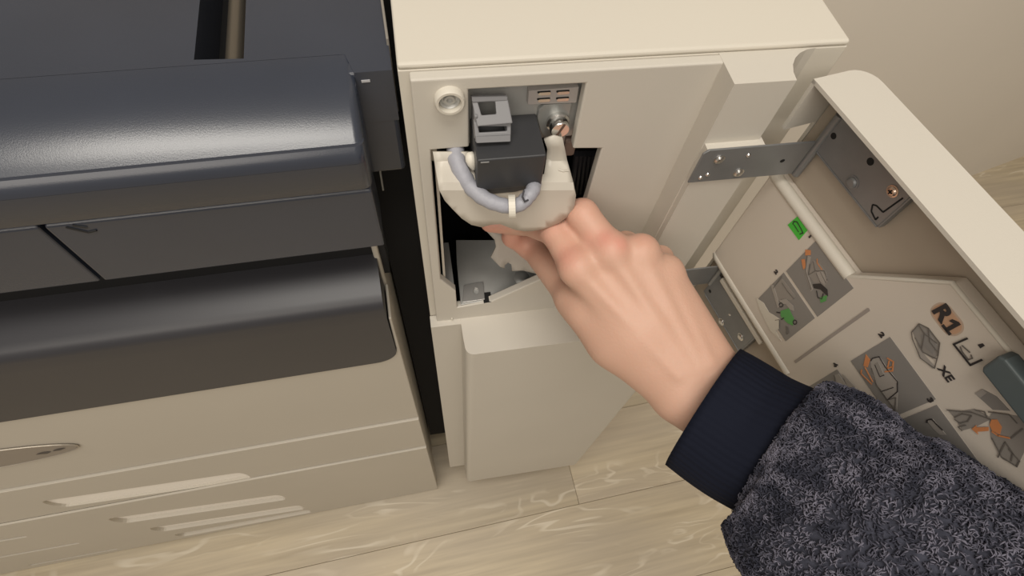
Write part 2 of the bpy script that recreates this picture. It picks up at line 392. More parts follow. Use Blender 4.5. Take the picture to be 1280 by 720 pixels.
# hinge column, upper step and lower step
xa, xb = .1785, PY(997, 99, -.0258)[0]
o1 = [(xa, .0), (.2405, .0)] + [(.2405-.0258*0-(.2405-xb)*math.sin(math.radians(t)), .0258*(1-math.cos(math.radians(t)))) for t in (15, 30, 45, 60, 75, 90)] + [(xb, .0258), (xa, .0258)]
TOP = F((0, 0, 0), (1, 0, 0), (0, -1, 0), (0, 0, 1))
col = MB().prism(TOP, o1, .7925, ZL)
zl = 1.0444
xr2 = PY(921, 235, -.0307)[0]
col.prism(TOP, [(xa+.001, .02), (xr2, .02), (xr2, .0307), (xa+.001, .0307)], .7925, zl)
col.build('hinge_column', white, cb, bevel=.0014, seg=3)
# catch screw in its collar
q = PY(561.5, 122.5, yp); sx, sz = q[0], q[2]
cs = MB().lathe(FR, sx, sz, [(.0085, -yp-.001), (.0085, -yp+.004), (.0078, -yp+.005), (.0064, -yp+.005), (.0058, -yp+.001), (.0058, -yp-.0005)], 32).build('catch_collar', cream, cb, smooth=35)
s = MB().lathe(FR, sx, sz, [(.0057, -yp), (.0057, -yp+.0022), (.0044, -yp+.0006), (.0034, -yp+.0006), (.0030, -yp+.0022), (.0018, -yp+.0022), (.0012, -yp+.0006), (.0004, -yp+.0006)], 28)
s.build('screw', steel, cs, smooth=35)
# dark interior behind the opening
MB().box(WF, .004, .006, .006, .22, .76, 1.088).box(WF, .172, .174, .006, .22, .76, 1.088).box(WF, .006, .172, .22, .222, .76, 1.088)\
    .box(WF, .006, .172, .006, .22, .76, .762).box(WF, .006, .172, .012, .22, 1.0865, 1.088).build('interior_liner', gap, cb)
# grey steel back plate in the upper part
q0, q1 = PY(586, 112, .004), PY(717, 190, .004)
MB().box(FR, .0275, .102, 1.028, 1.0862, -.0065, -.0045).build('back_plate', steel, cb, bevel=.0004)
MB().box(FR, .0275, .0285, 1.02, 1.0862, -.0045, .004).build('plate_flange', steel, cb)
# slotted label block
def py_(x, y, Y): q = PY(x, y, Y); return (q[0], q[2])
lb_ = MB().prism(FR, [py_(661, 114, 0), py_(724, 109, 0), py_(721, 128.5, 0), py_(659.5, 131, 0)], -.0045, .0).build('slotted_block', labelm, cb, bevel=.0005)
for x, y in ((680.5, 116.5), (704, 115.5), (680, 125), (703.5, 124)):
    a = py_(x, y, 0)
    MB().prism(FR, rrect(a[0]-.0037, a[0]+.0037, a[1]-.0011, a[1]+.0011, .0010), .0, .0006).build('slot_pin', bright, lb_)
    MB().prism(FR, rrect(a[0]-.0044, a[0]+.0036, a[1]+.0004, a[1]+.0018, .0006), .0, .0003).build('slot_hole', holem, lb_)
# rounded steel tab carrying the thumb screw
a = py_(697, 154, 0)
tb = MB().prism(FR, [py_(*k, 0) for k in ((672, 150), (674, 140), (680, 134), (690, 132.5), (716, 131.5), (708, 170), (704, 192), (688, 192), (684, 176), (676, 165))], -.0045, -.0015).build('thumbscrew_tab', mat('tab_steel', (.42, .43, .42), .45, metal=.6, var=.05), cb, bevel=.0005)
TS = MB().lathe(FR, a[0], a[1]+.001, [(.0072, -.0015), (.0074, .001), (.0062, .0018), (.0062, .0065), (.0056, .0075), (.001, .0076)], 28)
ts = TS.build('thumb_screw', bright, cb, smooth=35)
k_ = math.radians(68)
TF = F(FR(a[0], a[1]+.001, .0), (math.cos(k_), 0, math.sin(k_)), (-math.sin(k_), 0, math.cos(k_)), (0, -1, 0))
MB().box(TF, -.0057, .0057, -.0007, .0007, .0068, .0079).build('screw_slot', mat('slot_brown', (.12, .07, .05), .6), ts)
# dark box
bx0, bx1 = .0335, .0750
db = MB().box(WF, bx0, bx1, -.0305, .004, 1.0225, 1.0505).prism(FR, [(bx0, 1.0225), (bx1, 1.0225), (bx1-.003, 1.0205), (.058, 1.0165), (bx0+.008, 1.0165)], .006, .0295)
dbo = db.build('sensor_box', darkbox, cb, bevel=.0009, seg=2)
MB().box(FR, .0355, .0405, 1.0485, 1.0492, .0302, .0309).build('worn_edge', mat('wear_grey', (.3, .3, .3), .4), dbo)
MB().tube([PY(640, 153.5, -.001), PY(660, 151.5, -.001)], .0005, 6).tube([PY(660, 151.5, -.001), PY(661, 155, -.001)], .0009, 6).build('wire_clip', black, cb)
# grey clip of two stacked frames on top of the box
def quadY(pts, Y): return [py_(x, y, Y) for x, y in pts]
cl = MB()
def clipface(pts, y0, y1, hole=None):
    cl.prism(FR, quadY(pts, y0), -y0, -y1 if y1 is not None else -y0, [quadY(hole, y0)] if hole else [])
ctop = MB()
# upper frame: sloping plate with a square window
def slab(mb, px, ys, t, hole=None, hys=None):
    """slab through image points px lying at depths ys, thickness t along its normal; optional window"""
    P = [PY(x, y, Y) for (x, y), Y in zip(px, ys)]
    n = np.cross(P[1]-P[0], P[3]-P[0]); n /= np.linalg.norm(n)
    if n @ (CAM-P[0]) < 0: n = -n
    ex = P[1]-P[0]; ex /= np.linalg.norm(ex); ey = np.cross(n, ex); fr = F(P[0], ex, ey, n)
    def loc(x, y): Q = onpl(x, y, P[0], n)-P[0]; return (Q @ ex, Q @ ey)
    mb.prism(fr, [loc(*p) for p in px], -t, 0, [[loc(*p) for p in hole]] if hole else [])
    return fr, loc
slab(ctop, [(590, 127), (635, 124), (641, 154), (597, 158)], [-.006, -.006, -.016, -.016], .0025, [(597.5, 128), (619, 127), (620.5, 142.5), (602, 144)])
slab(ctop, [(589.5, 121.5), (634.5, 120.5), (635, 125), (590, 127.5)], [-.006, -.006, -.007, -.007], .004)
slab(ctop, [(592, 149), (639, 150), (638.5, 177), (595, 178)], [-.012, -.012, -.020, -.020], .0025, [(598, 158), (634, 158), (634, 164), (599, 166)])
slab(ctop, [(594.5, 171), (638.5, 169), (638.5, 177), (595.5, 179)], [-.019, -.019, -.021, -.021], .003)
ctop.box(FR, PY(591, 140, -.006)[0], PY(591, 140, -.006)[0]+.002, 1.045, 1.068, .0, .013)
ctop.box(FR, PY(636, 140, -.006)[0]-.002, PY(636, 140, -.006)[0], 1.045, 1.068, .0, .010)
ctop.build('cable_clip', clipm, cb, bevel=.0006, seg=2)
# white curved flange sheet
def sheet(name, px, yfun, material, t, parent, step=9, label=None, smooth=True):
    from mathutils.geometry import delaunay_2d_cdt
    out = []
    for i in range(len(px)):
        a_, b_ = np.array(px[i], float), np.array(px[(i+1) % len(px)], float)
        k = max(1, int(np.linalg.norm(b_-a_)//step))
        for j in range(k): out.append(a_+(b_-a_)*j/k)
    n = len(out); xs = [p[0] for p in out]; ys = [p[1] for p in out]
    def inside(x, y):
        c = False; j = n-1
        for i in range(n):
            if (out[i][1] > y) != (out[j][1] > y) and x < (out[j][0]-out[i][0])*(y-out[i][1])/(out[j][1]-out[i][1])+out[i][0]: c = not c
            j = i
        return c
    pts = [Vector(p) for p in out]
    y = min(ys)+step/2
    while y < max(ys):
        x = min(xs)+step/2
        while x < max(xs):
            if inside(x, y) and min((x-p[0])**2+(y-p[1])**2 for p in out) > (step*.6)**2: pts.append(Vector((x, y)))
            x += step
        y += step
    V, E_, Fs, *_r = delaunay_2d_cdt(pts, [], [list(range(n))], 1, 1e-5)
    mb = MB(); mb.add([PY(v[0], v[1], yfun(v[0], v[1])) for v in V], [tuple(f) for f in Fs])
    o = mb.build(name, material, parent, smooth=25 if smooth else None, label=label)
    sm = o.modifiers.new('thickness', 'SOLIDIFY'); sm.thickness = t; sm.offset = 0
    return o
def sst(a, b, x): t = min(1, max(0, (x-a)/(b-a))); return t*t*(3-2*t)
def ysheet(x, y):
    up_ = 1-sst(195, 238, y)
    return -.010-.018*(1-up_) - .004*sst(235, 285, y)
sheet('white_flange', [(541, 190), (545, 215), (549, 237), (556, 250), (566, 261), (577, 272), (589, 280), (602, 283), (613, 280), (625, 279), (635, 283), (645, 286.5), (655, 288), (665, 288), (676, 286), (686, 283), (698, 278), (708, 271), (715, 263), (718, 255), (719.5, 243), (716, 228), (712, 213), (708.5, 200), (706.5, 188), (703, 172), (692, 169.5), (680, 174), (684, 186), (683, 197), (680, 218), (660, 226), (620, 230), (598, 226), (592, 206), (588, 190)], ysheet, whitep, .0016, cb)
# folded lower face plate in a pinker shade (the part turned away from the light) is the same sheet; add its raised crease
MB().tube([PY(x, y, ysheet(x, y)-.0012) for x, y in ((698, 212), (704, 214), (711, 213))], .0006, 6).build('flange_crease', whitep, cb)
# grey cable sleeve with white tie
cpts = [(569, 186, -.004), (571, 200, -.012), (578, 217, -.020), (589, 234, -.027), (604, 247, -.034), (622, 255, -.039), (640, 258, -.041), (652, 254, -.041), (660, 246, -.038), (666, 238, -.034), (668, 228, -.026)]
cP = [PY(*k) for k in cpts]
def catmull(P, k=5):
    P = [np.array(p) for p in P]; Q = [2*P[0]-P[1]]+P+[2*P[-1]-P[-2]]; out = []
    for i in range(1, len(Q)-2):
        for j in range(k):
            t = j/k; out.append(.5*((2*Q[i])+(-Q[i-1]+Q[i+1])*t+(2*Q[i-1]-5*Q[i]+4*Q[i+1]-Q[i+2])*t*t+(-Q[i-1]+3*Q[i]-3*Q[i+1]+Q[i+2])*t**3))
    out.append(P[-1]); return out
cc = catmull(cP); rad = [.0056-.0009*min(1, i/30)+.0002*math.sin(i*1.7) for i in range(len(cc))]
cab = MB().tube(cc, rad, 14).build('cable_sleeve', cablem, cb, smooth=70)
tpos = PY(633, 258, -.0405)
def ringat(c, axis, r, rt, n=24, mb=None):
    axis = axis/np.linalg.norm(axis); u = np.cross(axis, (0, 0, 1.0)); u /= np.linalg.norm(u); v_ = np.cross(axis, u)
    mb = mb or MB(); mb.tube([c+r*(math.cos(t)*u+math.sin(t)*v_) for t in np.linspace(0, 2*math.pi, n)], rt, 6); return mb
tie = MB(); i0 = int(len(cc)*.60); dirn = cc[i0+1]-cc[i0-1]; dirn /= np.linalg.norm(dirn)
uu = np.cross(dirn, (0, 0, 1.0)); uu /= np.linalg.norm(uu); vv_ = np.cross(dirn, uu)
for k in range(24):
    t0, t1 = 2*math.pi*k/24, 2*math.pi*(k+1)/24
    p0, p1 = cc[i0]+.0067*(math.cos(t0)*uu+math.sin(t0)*vv_), cc[i0]+.0067*(math.cos(t1)*uu+math.sin(t1)*vv_)
    e0 = (p0-cc[i0])*.12; e1 = (p1-cc[i0])*.12; h = dirn*.0021
    tie.add([p0-h, p0+h, p1+h, p1-h, p0-h+e0, p0+h+e0, p1+h+e1, p1-h+e1], [(0, 1, 2, 3), (4, 7, 6, 5), (0, 4, 5, 1), (3, 2, 6, 7), (0, 3, 7, 4), (1, 5, 6, 2)])
tie.build('cable_tie', tiem, cab)
MB().tube([PY(655, 238, -.040), PY(653, 246, -.0425), PY(656, 252, -.044), PY(660, 250, -.0425)], .0007, 6).build('sleeve_fold', mat('fold_dark', (.06, .06, .07), .7), cab)
# cream plug left of the box
plug = MB(); pc = [PY(587, 190, -.014), PY(589, 199, -.017), PY(592, 211, -.019)]
plug.tube([pc[0], pc[0]*.5+pc[1]*.5, pc[1], pc[1]*.5+pc[2]*.5, pc[2]], [.0018, .0034, .0038, .0032, .0014], 12)
plug.build('white_plug', tiem, cb, smooth=60)
# small sheet end behind the flange, left rail, steel floor plate
MB().box(WF, PY(546, 300, .004)[0], PY(546, 300, .004)[0]+.0035, .000, .012, .835, 1.02).build('side_rail', mat('rail_grey', (.22, .21, .18), .45, metal=.3), cb, bevel=.0008)
MB().box(WF, .012, .0195, .004, .05, .838, .846).build('rail_foot', steel, cb)
def pz_(x, y, z): q = PZ(x, y, z); return (q[0], q[1])
zf = .822
fp = [pz_(*k, zf) for k in ((576, 381), (612, 374.5), (679, 346), (668, 322), (640, 300), (570, 300), (571, 330))]
fpl = MB().prism(WF, fp, zf-.0016, zf).build('steel_floor_plate', steel, cb, bevel=.0004)
q = [pz_(*k, zf+.0018) for k in ((578, 378), (606, 374), (604, 352), (580, 356))]
hc = pz_(595, 364, zf+.0018)
MB().prism(WF, q, zf, zf+.0018, [[(hc[0]+.0026*math.cos(t), hc[1]+.0036*math.sin(t)) for t in np.linspace(0, 2*math.pi, 16)[:-1]]]).build('plate_tab', mat('tab_light', (.5, .49, .47), .4, metal=.6), fpl, bevel=.0004)
e_ = pz_(652, 347, zf)
MB().lathe(WF, e_[0], e_[1], [(.0085, zf-.0003), (.006, zf+.0012), (.003, zf+.0022), (.0006, zf+.0022)], 20).build('dimple', steel, fpl, smooth=60)
nt_ = pz_(609.5, 376.0, zf)
MB().box(WF, nt_[0]-.004, nt_[0]+.004, nt_[1]-.002, nt_[1]+.009, zf-.0005, zf+.0008).build('notch', holem, fpl)
# milky plastic lever below the flange
def ylev(x, y): return .012-.012*sst(290, 350, y)
sheet('plastic_lever', [(604, 284), (620, 290), (660, 300), (704, 306), (709, 330), (700, 347), (680, 347), (668, 341), (654, 337.5), (640, 338), (639, 330), (635, 327.5), (631, 331), (630.5, 335), (625, 333), (613.5, 321), (620, 308), (618, 299)], ylev, clear, .0015, cb, step=8)
# dark mechanism seen through the right notch
mech = MB()
for i in range(5): mech.tube([PY(722+i*5, 192, .03), PY(716+i*5, 240, .035)], .003, 8)
mech.build('dark_mechanism', charcoal, cb)
MB().box(FR, .098, .107, 1.008, 1.024, -.02, -.004).build('brown_bracket', mat('brown_part', (.25, .18, .15), .5), cb, bevel=.002)

# lower door with ledge on top and a narrow flange at its left
yd, zled = -.0476, .7940
xl, xr = .0262, .2575
prof = [(xl-.003, .0070), (xl-.0025, .030)] + arc(xl+.0065, -yd-.0085, .0085, 180, 90, 6) + arc(xr-.006, -yd-.006, .006, 90, 0, 5) + [(xr, .0070)]
ld = MB().prism(TOP, prof, .105, zled).box(FR, -.0065, xl-.001, .105, zled-.0003, .0008, .0135)
ld.build('lower_door', white, cb, bevel=.0022, seg=3)
MB().box(FR, .0145, .0155, .7935, .799, .0081, .0094).build('door_pin', tiem, cb)

# ================================================================ OPEN DOOR (part of the cabinet)
ZD1, ZD0, DW = 1.0860, .797, .245
inn, outn = .0215, -.0185                                    # in c: towards inner side is positive
def dn(p): return p
out = [(-.0155, inn), (-.0155, -.002)] + [(-.0155, outn+.014)] + arc(-.0155+.014, outn+.014, .014, 180, 270, 6) + [(DW-.012, outn)] + arc(DW-.012, outn+.012, .012, 270, 360, 6) + [(DW, inn)]
DT = F(AX, DD, -DN, (0, 0, 1))                               # a = along, b = towards inner side, c = z
tk = .0026
sh = MB()
sh.prism(DT, out, ZD1-tk, ZD1).prism(DT, out, ZD0, ZD0+tk)
# outer skin + free side wall
skin = [(-.0155+.0, -.004), (-.0155, outn+.014)] + arc(-.0015, outn+.014, .014, 180, 270, 6) + [(DW-.012, outn)] + arc(DW-.012, outn+.012, .012, 270, 360, 6) + [(DW, inn), (DW-tk, inn), (DW-tk, outn+.012)]
skin += arc(DW-.012, outn+.012, .012-tk, 360, 270, 6) + [(-.0015, outn+tk)] + arc(-.0015, outn+.014, .014-tk, 270, 180, 6) + [(-.0155+tk, -.004)]
sh.prism(DT, skin, ZD0+.0005, ZD1-.0005)
# hinge-side wall only above the upper hinge and below the lower one
sh.box(DT, -.0155, -.0155+tk, -.006, inn, 1.0475, ZD1-.0005).box(DT, -.0155, -.0155+tk, -.006, inn, ZD0+.0005, .835)
door = sh.build('door', white, cb, bevel=.0009, seg=2, label='open ivory door shell with printed instructions inside')
# trough surface and the raised liner carrying the pictures
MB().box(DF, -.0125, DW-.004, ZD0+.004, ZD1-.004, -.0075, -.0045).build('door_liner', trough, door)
zb1, zb2 = 1.0035, .8885
plo = [(-.0115, zb2), (.108, zb2), (.116, .835), (DW-.006, .835), (DW-.006, 1.058), (.117, 1.058), (.080, zb1), (-.0115, zb1)]
MB().prism(DF, plo, -.0045, .006).build('picture_panel', liner, door, bevel=.0016, seg=3)
MB().tube([DF(-.0110, zb1-.0038, .0018), DF(-.006, zb1-.0032, .0028), DF(.02, zb1-.0030, .0030), DF(.0795, zb1-.0030, .0030)], .0044, 12).build('panel_bead', cream, door, smooth=60)
MB().tube([DF(-.0110, zb2+.0055, .0018), DF(-.006, zb2+.0038, .0028), DF(.02, zb2+.0034, .0030), DF(.108, zb2+.0034, .0030)], .0046, 12).build('panel_bead', cream, door, smooth=60)
MB().tube([DF(.0795, zb1-.0023, .0046), DF(.117, 1.0565, .0050), DF(DW-.007, 1.0565, .0050)], .0016, 8).build('panel_bead', cream, door, smooth=60)
MB().box(DF, .0085, .075, .876, .8815, -.0045, .004).build('inner_rib', cream, door, bevel=.001)
# groove of the panel, its shade laid on as a flat darker strip
ga, gb = dz(994, 453), dz(1087, 385.5)
MB().prism(DF, rrect((ga[0]+gb[0])/2-.0011, (ga[0]+gb[0])/2+.0011, ga[1], gb[1], .001), .006, .0064).build('pressed_groove', mat('groove_shade', (.34, .30, .27), .6), door)

# ---- prints
def poly(mb, px, c0=.0060, c1=.0063, mi=0): mb.mat(mi); mb.prism(DF, [dz(*p) for p in px], c0, c1)
def line(mb, px, wid=.0004, mi=0, c=.0068):
    mb.mat(mi)
    for (x0, y0), (x1, y1) in zip(px[:-1], px[1:]):
        a_, b_ = np.array(dz(x0, y0)), np.array(dz(x1, y1)); t = b_-a_; L_ = np.linalg.norm(t)
        if L_ < 1e-6: continue
        t /= L_; n_ = np.array([-t[1], t[0]])*wid*.5; a_ = a_-t*wid*.3; b_ = b_+t*wid*.3
        mb.prism(DF, [tuple(a_-n_), tuple(b_-n_), tuple(b_+n_), tuple(a_+n_)], c-.0002, c)
PM = [pgrey, plight, pmid, porange, pgreen, inkg, ink, cream]
def rect(mb, d0, d1, z0, z1, mi=0, c0=.0060, c1=.0063): mb.mat(mi); mb.prism(DF, [(d0, z0), (d1, z0), (d1, z1), (d0, z1)], c0, c1)
def sc(pts, x0, y0, s): return [(x0+x/s, y0+y/s) for x, y in pts]      # crop coordinates -> photo pixels
# picture 1
p1 = MB(); rect(p1, .0475, .0875, .9575, 1.0)
g = lambda *pts: sc(pts, 960, 280, 6)
poly(p1, g((300, 235), (325, 245), (300, 370), (340, 490), (325, 505), (275, 350)), .0063, .0065, 1)
poly(p1, g((345, 270), (385, 290), (440, 360), (450, 430), (430, 470), (395, 440), (350, 440), (310, 380), (325, 310)), .0063, .0065, 2)
poly(p1, g((370, 360), (410, 350), (445, 400), (430, 455), (385, 420)), .0065, .0067, 1)
poly(p1, g((285, 190), (325, 195), (325, 230), (285, 235)), .0065, .0067, 3)
poly(p1, g((255, 265), (280, 260), (290, 325), (270, 340)), .0065, .0067, 3)
poly(p1, g((340, 450), (400, 445), (450, 490), (455, 540), (430, 520), (400, 490), (350, 480)), .0065, .0067, 6)
poly(p1, g((395, 550), (450, 530), (440, 575), (400, 590)), .0065, .0067, 4)
line(p1, g((300, 240), (285, 350), (330, 490)), mi=5); line(p1, g((320, 300), (310, 380), (360, 350), (345, 280)), mi=5)
line(p1, g((360, 350), (430, 350), (450, 420)), mi=5); line(p1, g((370, 500), (380, 550), (410, 560), (420, 520)), .0006, 6)
line(p1, g((375, 260), (375, 290), (410, 340)), .0006, 3); line(p1, g((370, 370), (400, 440)), mi=5); line(p1, g((400, 360), (440, 440)), mi=5)
p1.build('instruction_picture', PM, door)
# picture 2 (left hand reaching in)
p2 = MB(); rect(p2, .0470, .0870, .9125, .9545)
g = lambda *pts: sc(pts, 930, 320, 6)
poly(p2, g((95, 312), (150, 350), (190, 420), (240, 450), (270, 470), (265, 545), (240, 560), (285, 640), (200, 560), (120, 400)), .0063, .0065, 7)
poly(p2, g((205, 215), (225, 215), (275, 375), (258, 388)), .0065, .0067, 1)
poly(p2, g((225, 235), (290, 170), (390, 300), (360, 330), (290, 320), (250, 340)), .0063, .0065, 2)
poly(p2, g((270, 330), (320, 320), (375, 370), (380, 410), (350, 400), (320, 360), (285, 355)), .0065, .0067, 1)
poly(p2, g((280, 410), (340, 390), (380, 470), (370, 520), (330, 500), (280, 450)), .0065, .0067, 4)
for c_ in ((283, 365), (387, 495)):
    line(p2, g(*[(c_[0]+14*math.cos(t), c_[1]+16*math.sin(t)) for t in np.linspace(0, 6.3, 9)]), .0007, 6)
line(p2, g((320, 525), (325, 585), (340, 575), (330, 530)), .0005, 5); line(p2, g((250, 420), (275, 425)), .0008, 6); line(p2, g((285, 475), (305, 462)), .0008, 6)
line(p2, g((290, 200), (330, 260), (380, 320)), mi=5); line(p2, g((225, 240), (290, 150)), mi=5); line(p2, g((240, 480), (270, 475), (270, 540)), mi=5)
p2.build('instruction_picture', PM, door)
# picture 3
p3 = MB(); rect(p3, .1240, .1660, .9600, 1.0005)
g = lambda *pts: sc(pts, 1050, 410, 4.8)
poly(p3, g((185, 190), (240, 170), (270, 215), (350, 320), (350, 380), (345, 490), (290, 430), (250, 380), (200, 300)), .0063, .0065, 1)
poly(p3, g((210, 215), (235, 205), (270, 280), (245, 295)), .0065, .0067, 2)
poly(p3, g((160, 155), (185, 190), (170, 235), (145, 225)), .0065, .0067, 3)
line(p3, g((135, 250), (130, 270), (195, 335)), .0009, 3); line(p3, g((155, 235), (200, 320)), .0009, 3); line(p3, g((290, 180), (325, 200), (320, 255), (275, 260)), .0009, 3)
line(p3, g((300, 195), (290, 240), (320, 230)), .0008, 3); line(p3, g((190, 195), (200, 180), (240, 170), (275, 230), (350, 320), (350, 380), (290, 430)), .0006, 6)
line(p3, g((195, 240), (225, 340), (340, 495)), .0006, 5); line(p3, g((250, 380), (325, 355)), .0005, 6); line(p3, g((245, 365), (290, 430), (340, 415), (335, 495)), .0006, 5)
line(p3, g((215, 220), (245, 290), (270, 280)), .0005, 6)
p3.build('instruction_picture', PM, door)
# picture 4
p4 = MB(); rect(p4, .1240, .1660, .9020, .9440)
g = lambda *pts: sc(pts, 840, 280, 2.25)
poly(p4, g((458, 425), (470, 420), (515, 490), (500, 500), (470, 470)), .0063, .0065, 1); poly(p4, g((480, 420), (510, 450), (550, 500), (500, 470)), .0063, .0065, 1)
line(p4, g((458, 425), (470, 470), (500, 500)), .0006, 5)
p4.build('instruction_picture', PM, door)
# picture 5
p5 = MB(); rect(p5, .1690, .2110, .9580, .9985)
g = lambda *pts: sc(pts, 1050, 410, 4.8)
poly(p5, g((525, 555), (560, 545), (600, 590), (640, 640), (600, 640), (560, 600)), .0063, .0065, 1)
line(p5, g((525, 565), (530, 550), (555, 545), (620, 610)), .0007, 6)
p5.build('instruction_picture', PM, door)
# drawing of the cartridge
p6 = MB(); g = lambda *pts: sc(pts, 1100, 360, 3)
poly(p6, g((122, 160), (150, 133), (185, 150), (225, 205), (222, 250), (200, 265), (160, 240), (140, 200)), .0060, .0063, 2)
poly(p6, g((155, 175), (185, 165), (215, 215), (200, 250), (165, 215)), .0063, .0065, 0)
poly(p6, g((140, 205), (160, 240), (210, 295), (200, 302), (155, 262)), .0063, .0065, 1)
for l in (((122, 165), (150, 133), (185, 150), (228, 205), (222, 250), (208, 300), (155, 262), (125, 190), (122, 165)), ((150, 140), (170, 170), (160, 225)), ((170, 170), (215, 205)), ((135, 185), (165, 240), (215, 265)), ((185, 155), (190, 200), (220, 240))): line(p6, g(*l), .0005, 5)
p6.build('cartridge_drawing', PM, door)
# door bracket drawing and diamond
p7 = MB()
line(p7, g((330, 188), (280, 210), (342, 288), (385, 268)), .0011, 6); line(p7, g((305, 220), (312, 238), (335, 268), (350, 262), (345, 250)), .0007, 5); line(p7, g((312, 215), (340, 240)), .0007, 5)
poly(p7, g((368, 212), (385, 207), (394, 216), (378, 226)), .0060, .0064, 6)
p7.build('opening_symbol', PM, door)
# big drawing of hands at the unit
p8 = MB(); g = lambda *pts: sc(pts, 1140, 420, 4.2357)
poly(p8, g((335, 305), (375, 280), (450, 320), (520, 395), (430, 390)), .0060, .0063, 0)
poly(p8, g((430, 400), (600, 430), (620, 560), (560, 690), (480, 650), (420, 540), (410, 430)), .0060, .0063, 2)
poly(p8, g((335, 305), (375, 280), (400, 300), (365, 325)), .0063, .0065, 1)
poly(p8, g((190, 390), (240, 400), (330, 385), (400, 420), (420, 440), (340, 480), (270, 500), (225, 430)), .0060, .0063, 2)
poly(p8, g((320, 490), (345, 470), (345, 482), (410, 480), (410, 500), (350, 505), (355, 520)), .0065, .0067, 3)
poly(p8, g((425, 440), (455, 440), (480, 480), (470, 520), (430, 500), (415, 470)), .0065, .0067, 3)
for l in (((190, 390), (320, 402), (420, 440)), ((230, 430), (270, 410), (320, 420), (300, 450), (260, 460), (230, 440)), ((340, 390), (390, 400), (400, 425)), ((460, 640), (500, 560), (540, 620), (530, 660)), ((430, 540), (480, 640), (560, 690), (575, 660), (520, 600)), ((530, 540), (590, 490)), ((270, 500), (250, 480), (290, 470)), ((410, 400), (520, 415), (560, 460))): line(p8, g(*l), .0006, 5)
line(p8, g((430, 505), (460, 525), (520, 538)), .0009, 3)
p8.build('hand_drawing', PM, door)
# lettering
def text(name, body, d, z, size, material, parent, thick=0.0, rot=0.0, c=.0061, h=.0005, sx=1.0):
    cu = bpy.data.curves.new(name, 'FONT'); cu.body = body; cu.size = size; cu.extrude = h/2; cu.offset = thick; cu.resolution_u = 4; cu.align_x = 'CENTER'; cu.align_y = 'CENTER'
    t = bpy.data.objects.new(name, cu); COL.objects.link(t)
    dg = bpy.context.evaluated_depsgraph_get(); me = bpy.data.meshes.new_from_object(t.evaluated_get(dg)); bpy.data.objects.remove(t)
    cr_, sr_ = math.cos(rot), math.sin(rot); org = ORG.get(parent.name, np.zeros(3))
    for v in me.vertices:
        x, y, zz = v.co; x *= sx
        v.co = tuple(DF(d+cr_*x-sr_*y, z+sr_*x+cr_*y, c+zz+h/2)-org)
    me.materials.clear(); me.materials.append(material); me.name = name
    return link(name, me, parent)
glow = MB(); a = dz(1184, 399.5)
bl = mat('orange_spot', (.52, .27, .16), .55)
bo = MB().prism(DF, rrect(a[0]-.0100, a[0]+.0095, a[1]-.0068, a[1]+.0068, .006, 8), .0059, .00605).build('orange_patch', mat('orange_haze', (.52, .40, .31), .55), door)
MB().prism(DF, rrect(a[0]-.0090, a[0]+.0085, a[1]-.0056, a[1]+.0056, .005, 8), .00605, .0061).build('orange_patch', mat('orange_mid', (.55, .34, .22), .55), door)
text('lettering', 'R', a[0]-.0042, a[1]+.0004, .0135, ink, door, thick=.0005, rot=-.04, h=.0006)
one = [(-.0011, -.0048), (.0011, -.0048), (.0011, .0050), (-.0006, .0050), (-.0034, .0030), (-.0034, .0010), (-.0011, .0022)]
MB().prism(DF, [(a[0]+.0045+x, a[1]-.0001+y) for x, y in one], .0061, .0067).prism(DF, [(a[0]+.0012, a[1]-.0050), (a[0]+.0076, a[1]-.0050), (a[0]+.0076, a[1]-.0034), (a[0]+.0012, a[1]-.0034)], .0061, .0067).build('lettering', ink, door)
a = dz(1183, 467.5); text('lettering', 'XE', a[0], a[1], .0075, ink, door, thick=.00012)
for s_, px, sz_ in (('1', (1013.5, 295), .0052), ('2', (970.5, 340), .0048), ('2', (1102.5, 418.5), .0050), ('4', (1044.5, 456), .0048), ('3', (1163.5, 508-8), .0050)):
    a = dz(*px); text('lettering', s_, a[0], a[1], sz_, ink, door, thick=.00025, sx=1.2)
# green sticker with a handwritten mark
gs = MB(); gs.prism(DF, [dz(*k) for k in ((985, 281), (997, 270.5), (1012, 285), (999, 300))], .0060, .0064)
gso = gs.build('green_sticker', stick, door, label='bright green sticker with a black hand-drawn hook')
sm_ = MB(); g = lambda *pts: sc(pts, 930, 260, 3.788)
line(sm_, g((235, 75), (240, 62), (255, 65), (275, 100), (283, 118), (268, 122)), .0007, 0, .0068); line(sm_, g((240, 78), (262, 112)), .0005, 0, .0068)
sm_.build('sticker_mark', [ink], door)
# slate latch block near the free edge
la, lb2 = dz(1227, 459, -.016), dz(1251, 443, -.016)
lt = MB().prism(DF, [(la[0], la[1]), (lb2[0], lb2[1]-.002), (lb2[0]+.003, lb2[1]), (.236, lb2[1]), (.236, la[1]-.002), (la[0]+.002, la[1]-.002)], .006, .016)
lt.build('latch_block', latchm, door, bevel=.0025, seg=3)
MB().box(DF, .165, .238, 1.060, 1.072, -.0045, .002).build('latch_recess', mat('green_black', (.02, .03, .022), .6), door)

